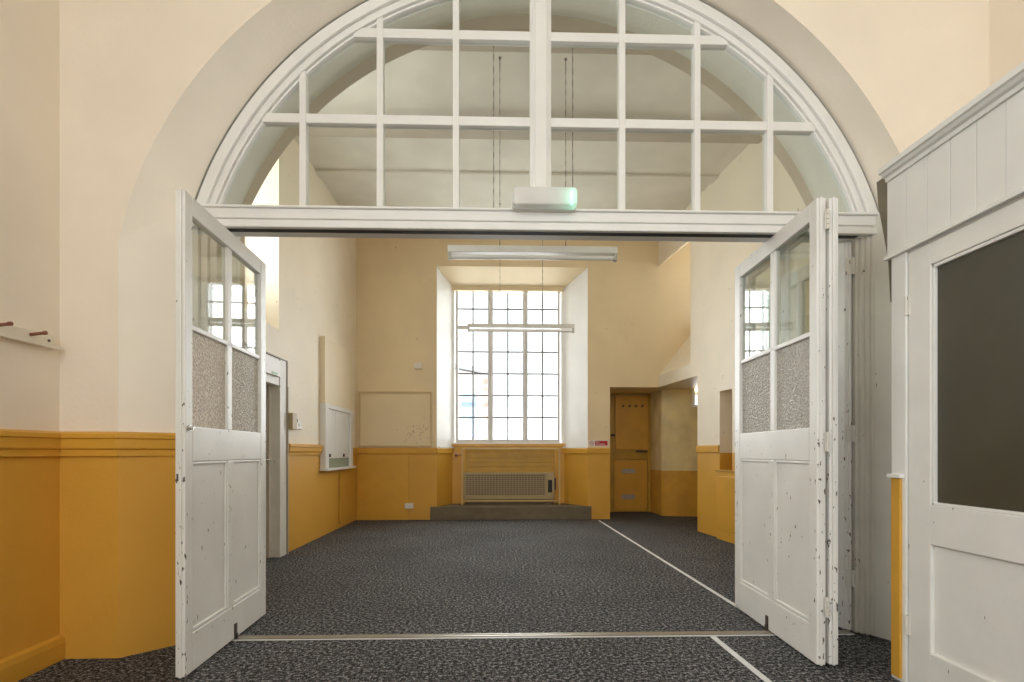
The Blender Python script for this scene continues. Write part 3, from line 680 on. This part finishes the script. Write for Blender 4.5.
# ------------------------------------------------------------------ back wall fittings
bd = thing('pin_board', 'large cream framed board on the end wall left of the window', 'notice board', (-1.68, YB, 1.2))
import random
random.seed(4); b = MB().box(-2.24, -1.12, YB - 0.012, YB, 1.205, 2.055)
for k in range(46):
    x = -1.30 + random.gauss(0, 0.17); z = 1.43 + random.gauss(0, 0.09) + (x + 1.3) * 0.25
    if -2.2 < x < -1.13 and 1.22 < z < 2.0: b.box(x - .006, x + .006, YB - 0.0135, YB - 0.012, z - .005, z + .005, 1)
b.build('panel', ['wall_cream', 'dark_iron'], bd)
b = MB()
x0, x1, z0, z1, w = -2.265, -1.09, 1.185, 2.08, 0.025
b.box(x0, x1, YB - 0.034, YB, z0, z0 + w); b.box(x0, x1, YB - 0.034, YB, z1 - w, z1); b.box(x0, x0 + w, YB - 0.034, YB, z0 + w, z1 - w); b.box(x1 - w, x1, YB - 0.034, YB, z0 + w, z1 - w)
b.build('frame', 'board_frame', bd, bevel=0.003)
bx_ = thing('mounted_sensor', 'small pale wall box above the framed board', 'sensor', (-1.31, YB, 2.44))
MB().box(-1.375, -1.245, YB - 0.035, YB, 2.445, 2.545).build('cover', 'offwhite', bx_, bevel=0.006)
MB().box(-1.345, -1.275, YB - 0.039, YB - 0.034, 2.475, 2.515).build('slot_plate', 'plastic', bx_, bevel=0.002)
so = thing('wall_socket', 'white socket low on the ochre wall left of the step', 'socket', (-1.45, YB - .016, 0.18))
MB().box(-1.525, -1.385, YB - 0.028, YB - 0.0, 0.185, 0.272).build('plate', 'plastic', so, bevel=0.004)
for x in (-1.50, -1.435): MB().box(x, x + 0.025, YB - 0.032, YB - 0.027, 0.235, 0.258).build('rocker', 'offwhite', so, bevel=0.001)
ns = thing('smoking_sign', 'small red and white No smoking sign beside the window recess', 'sign', (1.62, YB, 1.2))
MB().box(1.465, 1.785, YB - 0.006, YB, 1.198, 1.290).build('plate', 'sign_white', ns)
MB().box(1.572, 1.778, YB - 0.008, YB - 0.005, 1.205, 1.283).build('red_panel', 'red', ns)
def text(body, size, loc, mat, parent, name):
    c = bpy.data.curves.new(name, 'FONT'); c.body = body; c.size = size; c.extrude = 0.0008
    tmp = bpy.data.objects.new(name, c); COL.objects.link(tmp)
    me = bpy.data.meshes.new_from_object(tmp.evaluated_get(bpy.context.evaluated_depsgraph_get())); bpy.data.objects.remove(tmp)
    me.materials.clear(); me.materials.append(M[mat]); o = bpy.data.objects.new(name, me); COL.objects.link(o)
    o.parent = parent; off = parent.location; o.location = Vector(loc) - off; o.rotation_euler = (PI / 2, 0, 0); return o
text('No', 0.044, (1.585, YB - 0.0095, 1.250), 'sign_white', ns, 'lettering')
text('smoking', 0.044, (1.585, YB - 0.0095, 1.216), 'sign_white', ns, 'lettering')
b = MB(); n = 24; R0, R1 = 0.038, 0.030
for i in range(n):
    a, c = 2 * PI * i / n, 2 * PI * (i + 1) / n
    b.add([(1.518 + r * math.cos(t), YB - 0.008, 1.244 + r * math.sin(t)) for r, t in ((R0, a), (R0, c), (R1, c), (R1, a))], [(0, 1, 2, 3)])
b.add([(1.518 + x, YB - 0.008, 1.244 + z) for x, z in ((-.026, .021), (-.021, .026), (.026, -.021), (.021, -.026))], [(0, 1, 2, 3)])
b.build('ban_ring', 'red', ns)
MB().box(1.497, 1.537, YB - 0.0072, YB - 0.0062, 1.240, 1.247).build('cigarette', 'black', ns)

# ------------------------------------------------------------------ alcove: split door
DY = 9.14
d2 = thing('door_2', 'ochre boarded door in upper and lower leaves inside the alcove', 'door', (2.38, DY, 0), kind='structure')
b = MB().box(2.03, 2.115, DY - 0.04, DY, 0, 2.165); b.box(2.725, 2.80, DY - 0.04, DY, 0, 2.165); b.box(2.03, 2.8, DY - 0.04, DY, 2.145, 2.166); b.box(2.03, 2.80, DY - 0.03, DY, 0.96, 1.135)
b.build('frame', 'ochre_wood', d2, bevel=0.004)
u = MB().box(2.125, 2.725, DY - 0.055, DY - 0.01, 1.14, 2.13).build('upper_leaf', 'yellow', d2, bevel=0.004)
for x in (2.265, 2.385, 2.50, 2.615): MB().tube((x, DY - 0.05, 1.935), (x, DY - 0.10, 1.945), 0.017, 10).build('peg', 'dark_iron', u)
MB().tube((2.115, DY - 0.04, 1.41), (2.05, DY - 0.075, 1.41), 0.022, 10).build('bolt_handle', 'dark_iron', u)
MB().box(2.50, 2.71, DY - 0.10, DY - 0.05, 1.095, 1.125).build('latch', 'dark_iron', u, bevel=0.004)
l_ = MB().box(2.115, 2.715, DY - 0.05, DY - 0.008, 0.02, 0.955).build('lower_leaf', 'yellow', d2, bevel=0.006)
for z0, z1 in ((0.712, 0.792), (0.238, 0.326)): part_label(MB().box(2.247, 2.490, DY - 0.056, DY - 0.049, z0, z1).build('vent_plate', 'grey_metal', l_, bevel=0.003), 'grey metal vent plate')
# boxed cupboard below the niche
cb = thing('cupboard', 'ochre boarded cupboard front below the niche in the right wall', 'cupboard', rw(2.0, 0, 0), RROT)
MB().box(-0.13, 0.45, -0.06, 0.0, 0.0, 0.855).build('front', 'yellow', cb, bevel=0.005, local=True)
MB().box(-0.10, 0.42, -0.070, -0.06, 0.12, 0.80).build('door', 'yellow', cb, bevel=0.005, local=True)
MB().box(-0.15, 0.46, -0.075, 0.03, 0.855, 0.875).build('top_ledge', 'ochre_wood', cb, bevel=0.003, local=True)

# ------------------------------------------------------------------ coat peg rail on the near left wall
pr = thing('coat_peg_rail', 'cream peg rail with red brown pegs on the near left wall', 'peg rail', (-2.335, 1.8, 1.64))
MB().box(-2.335, -2.313, 0.6, 2.665, 1.648, 1.705).build('board', 'offwhite', pr, bevel=0.003)
MB().box(-2.335, -2.290, 0.6, 2.672, 1.634, 1.650).build('lip', 'offwhite', pr, bevel=0.002)
for y in (1.55, 1.85, 2.13, 2.355, 2.53): 
    p = MB().tube((-2.314, y, 1.680), (-2.236, y - 0.01, 1.686), 0.008, 10)
    p.tube((-2.240, y - 0.01, 1.686), (-2.228, y - 0.01, 1.687), 0.010, 10); p.build('peg', 'red_brown', pr)
MB().tube((-2.314, 2.63, 1.672), (-2.308, 2.63, 1.672), 0.007, 8).build('screw', 'dark_iron', pr)

# ------------------------------------------------------------------ boarded lobby on the right with its glazed door
LX = 1.92; lo = thing('wall_lobby', 'white boarded lobby partition with cornice on the near right', 'partition', (LX, 1.2, 0), kind='structure')
b = MB()
y = 2.425; k = 0
while y > -0.2:
    b.box(LX, LX + 0.03, y - 0.1135, y, 2.05, 2.44); b.box(LX + 0.006, LX + 0.03, y - 0.116, y - 0.113, 2.05, 2.44); y -= 0.116
b.build('boarding', 'white', lo, bevel=0.003)
CN = [(0, 2.430), (0.012, 2.430), (0.016, 2.446), (0.03, 2.452), (0.040, 2.464), (0.050, 2.468), (0.050, 2.493), (0, 2.493)]
b = MB().sweep([(LX, -0.2), (LX, 2.42)], CN, 1); b.box(LX + 0.001, 2.6, -0.2, 2.419, 2.475, 2.49); b.build('cornice', 'white', lo)
b = MB().sweep([(LX, -0.2), (LX, 2.425)], [(0, 2.045), (0.018, 2.045), (0.018, 2.058), (0.008, 2.066), (0, 2.066)], 1); b.build('lower_trim', 'white', lo)
b = MB().box(LX, LX + 0.08, 2.312, 2.40, 0, 2.05); b.box(LX, LX + 0.08, 1.36, 1.45, 0, 2.05); b.box(LX, LX + .06, -0.2, 1.36, 0, 2.05); b.box(LX + 0.01, LX + 0.08, 1.4, 2.35, 2.038, 2.06)
b.build('post', 'white', lo, bevel=0.004)
b = MB().box(LX + 0.06, 2.6, -0.25, -0.2, 0, 2.48); b.box(LX + 0.05, 2.6, 2.38, 2.425, 0, 2.48); b.build('end_board', 'white', lo)
b = MB().prism([(2.42, 2.48), (2.42, 1.84), (2.435, 2.06), (2.50, 2.36), (2.51, 2.48)], LX + 0.012, LX + 0.024, 'x')
part_label(b.build('scribing_board', 'olive', lo), 'dark bare scribing board against the arch wall')
b = MB().box(LX - 0.012, LX + 0.02, 2.333, 2.388, 0.02, 0.975); part_label(b.build('dado_block', 'yellow', lo, bevel=0.004), 'ochre painted strip at the foot of the post')
MB().box(LX - 0.022, LX + 0.02, 2.322, 2.402, 0.975, 0.995).build('dado_cap', 'white', lo, bevel=0.003)
ld = thing('door_3', 'white half-glazed lobby door with a dark obscure pane', 'door', (LX, 1.88, 0), kind='structure')
b = MB(); X0, X1 = LX + 0.008, LX + 0.052; y0, y1 = 1.452, 2.308
b.box(X0, X1, 2.186, y1, 0.01, 2.036); b.box(X0, X1, y0, 1.59, 0.01, 2.036); b.box(X0, X1, 1.59, 2.186, 1.937, 2.036); b.box(X0, X1, 1.59, 2.186, 0.685, 0.862); b.box(X0, X1, 1.59, 2.186, 0.01, 0.20)
b.build('frame', 'door_white', ld, bevel=0.004)
b = MB()
for a, c, z0, z1 in ((2.172, 2.186, 0.862, 1.937), (1.59, 1.606, 0.862, 1.937), (1.59, 2.186, 0.862, 0.876), (1.59, 2.186, 1.921, 1.937)): b.box(X0 + 0.006, X1 - .006, a, c, z0, z1)
b.build('glazing_bead', 'white', ld, bevel=0.004)
MB().box(X0 + 0.020, X0 + 0.026, 1.60, 2.176, 0.868, 1.930).build('obscure_pane', 'pane_dark', ld)
MB().box(X0 + 0.018, X1 - 0.01, 1.59, 2.186, 0.20, 0.685).build('panel', 'door_white', ld)
for z in (0.285, 1.79):
    b = MB().tube((LX + 0.0, 2.310, z - 0.045), (LX + 0.0, 2.310, z + 0.045), 0.007, 10); b.box(LX + 0.002, LX + 0.009, 2.296, 2.325, z - 0.045, z + 0.045); b.build('hinge', 'jamb', ld)

# ------------------------------------------------------------------ outside
nb = thing('neighbouring_building', 'pale building with low curved roof edge seen through the end window', 'building', (-4.0, 24.0, -1.0))
pts = [(-9.0, -1.0), (-0.45, -1.0), (-0.45, 4.75)] + [(-0.45 - 8.55 * i / 14, 4.75 + 1.1 * math.sin(PI * i / 28)) for i in range(1, 15)]
MB().prism(pts, 24.0, 30.0).build('wall', 'render', nb)
b = MB()
top = [(-0.35 - 8.6 * i / 14, 4.78 + 1.1 * math.sin(PI * i / 28)) for i in range(15)]
b.prism(top + [(x, z + 0.22) for x, z in reversed(top)], 23.8, 30.1); b.build('roof_edge', 'slate', nb)
for x in (-1.45, -3.4, -5.4): MB().box(x - 0.35, x + 0.35, 23.95, 24.1, 1.75, 3.9).build('window', 'outpane', nb)
MB().box(-9, -0.45, 23.96, 24.02, 0.9, 1.45).box(-0.75, -0.45, 23.96, 24.02, 1.45, 4.7).build('brick_course', 'brick', nb)
struct(MB().box(-60, 60, 9.65, 90, -1.3, -1.0).build('ground_outside', 'yard'), 'pale yard outside the end window', 'ground')

# ------------------------------------------------------------------ light: overcast daylight through the windows, one of them added for fill
W = bpy.data.worlds.new('overcast sky'); sc.world = W; W.use_nodes = True
wn = W.node_tree; bg = wn.nodes['Background']; bg.inputs[0].default_value = (0.93, 0.965, 1.0, 1); bg.inputs[1].default_value = 3.0
def portal(loc, rot, sx, sy):
    l = bpy.data.lights.new('sky_portal', 'AREA'); l.shape = 'RECTANGLE'; l.size = sx; l.size_y = sy; l.cycles.is_portal = True
    o = bpy.data.objects.new('sky_portal', l); COL.objects.link(o); o.location = loc; o.rotation_euler = rot
def daylight(loc, rot, sx, sy, power, col=(1, 0.985, 0.95)):
    l = bpy.data.lights.new('window_daylight', 'AREA'); l.shape = 'RECTANGLE'; l.size = sx; l.size_y = sy; l.energy = power; l.color = col
    o = bpy.data.objects.new('window_daylight', l); COL.objects.link(o); o.location = loc; o.rotation_euler = rot
# area lamps stand just outside each window, facing in
daylight((0.15, 8.95, 2.58), (-PI / 2, 0, 0), 1.85, 2.7, 200, (0.95, 0.98, 1.0))
daylight((XL - 0.60, 4.46, 3.6), (0, -PI / 2, 0), 1.7, 1.7, 80, (0.96, 0.985, 1.0))
p = rw(3.71, 0.80, 3.6); daylight(p, (PI / 2, 0, RROT), 1.5, 1.7, 30)
p = rw(0.54, 0.80, 3.9); daylight(p, (PI / 2, 0, RROT), 1.1, 1.6, 50)
daylight((0.1, -3.5, 2.9), (PI / 2, 0, 0), 3.6, 2.8, 130, (1, 0.985, 0.96))
daylight((-2.75, -1.05, 2.75), (0, -PI / 2, 0), 2.6, 2.2, 125, (1, 0.99, 0.97))  # added lamp at the unseen near left window, brightens the lobby

daylight((3.46, 8.66, 2.03), (-PI / 2, 0, 0), 0.3, 0.25, 5)

# ------------------------------------------------------------------ camera
cam = bpy.data.cameras.new('camera'); co = bpy.data.objects.new('camera', cam); COL.objects.link(co)
co.location = (0, 0, 1.1); co.rotation_euler = (PI / 2, 0, -math.atan(13 / 500))
cam.sensor_width = 36; cam.sensor_fit = 'HORIZONTAL'; cam.lens = 500 / 1024 * 36; cam.shift_y = (452 - 341) / 1024; cam.clip_start = 0.05
sc.camera = co
vs = sc.view_settings; vs.view_transform = 'Standard'; vs.look = 'None'; vs.exposure = -0.2; vs.gamma = 1.0; vs.use_curve_mapping = False
sc.cycles.use_denoising = True
sc.cycles.max_bounces = 14; sc.cycles.diffuse_bounces = 8; sc.cycles.transparent_max_bounces = 24; sc.cycles.transmission_bounces = 8; sc.cycles.glossy_bounces = 5
sc.cycles.sample_clamp_indirect = 8
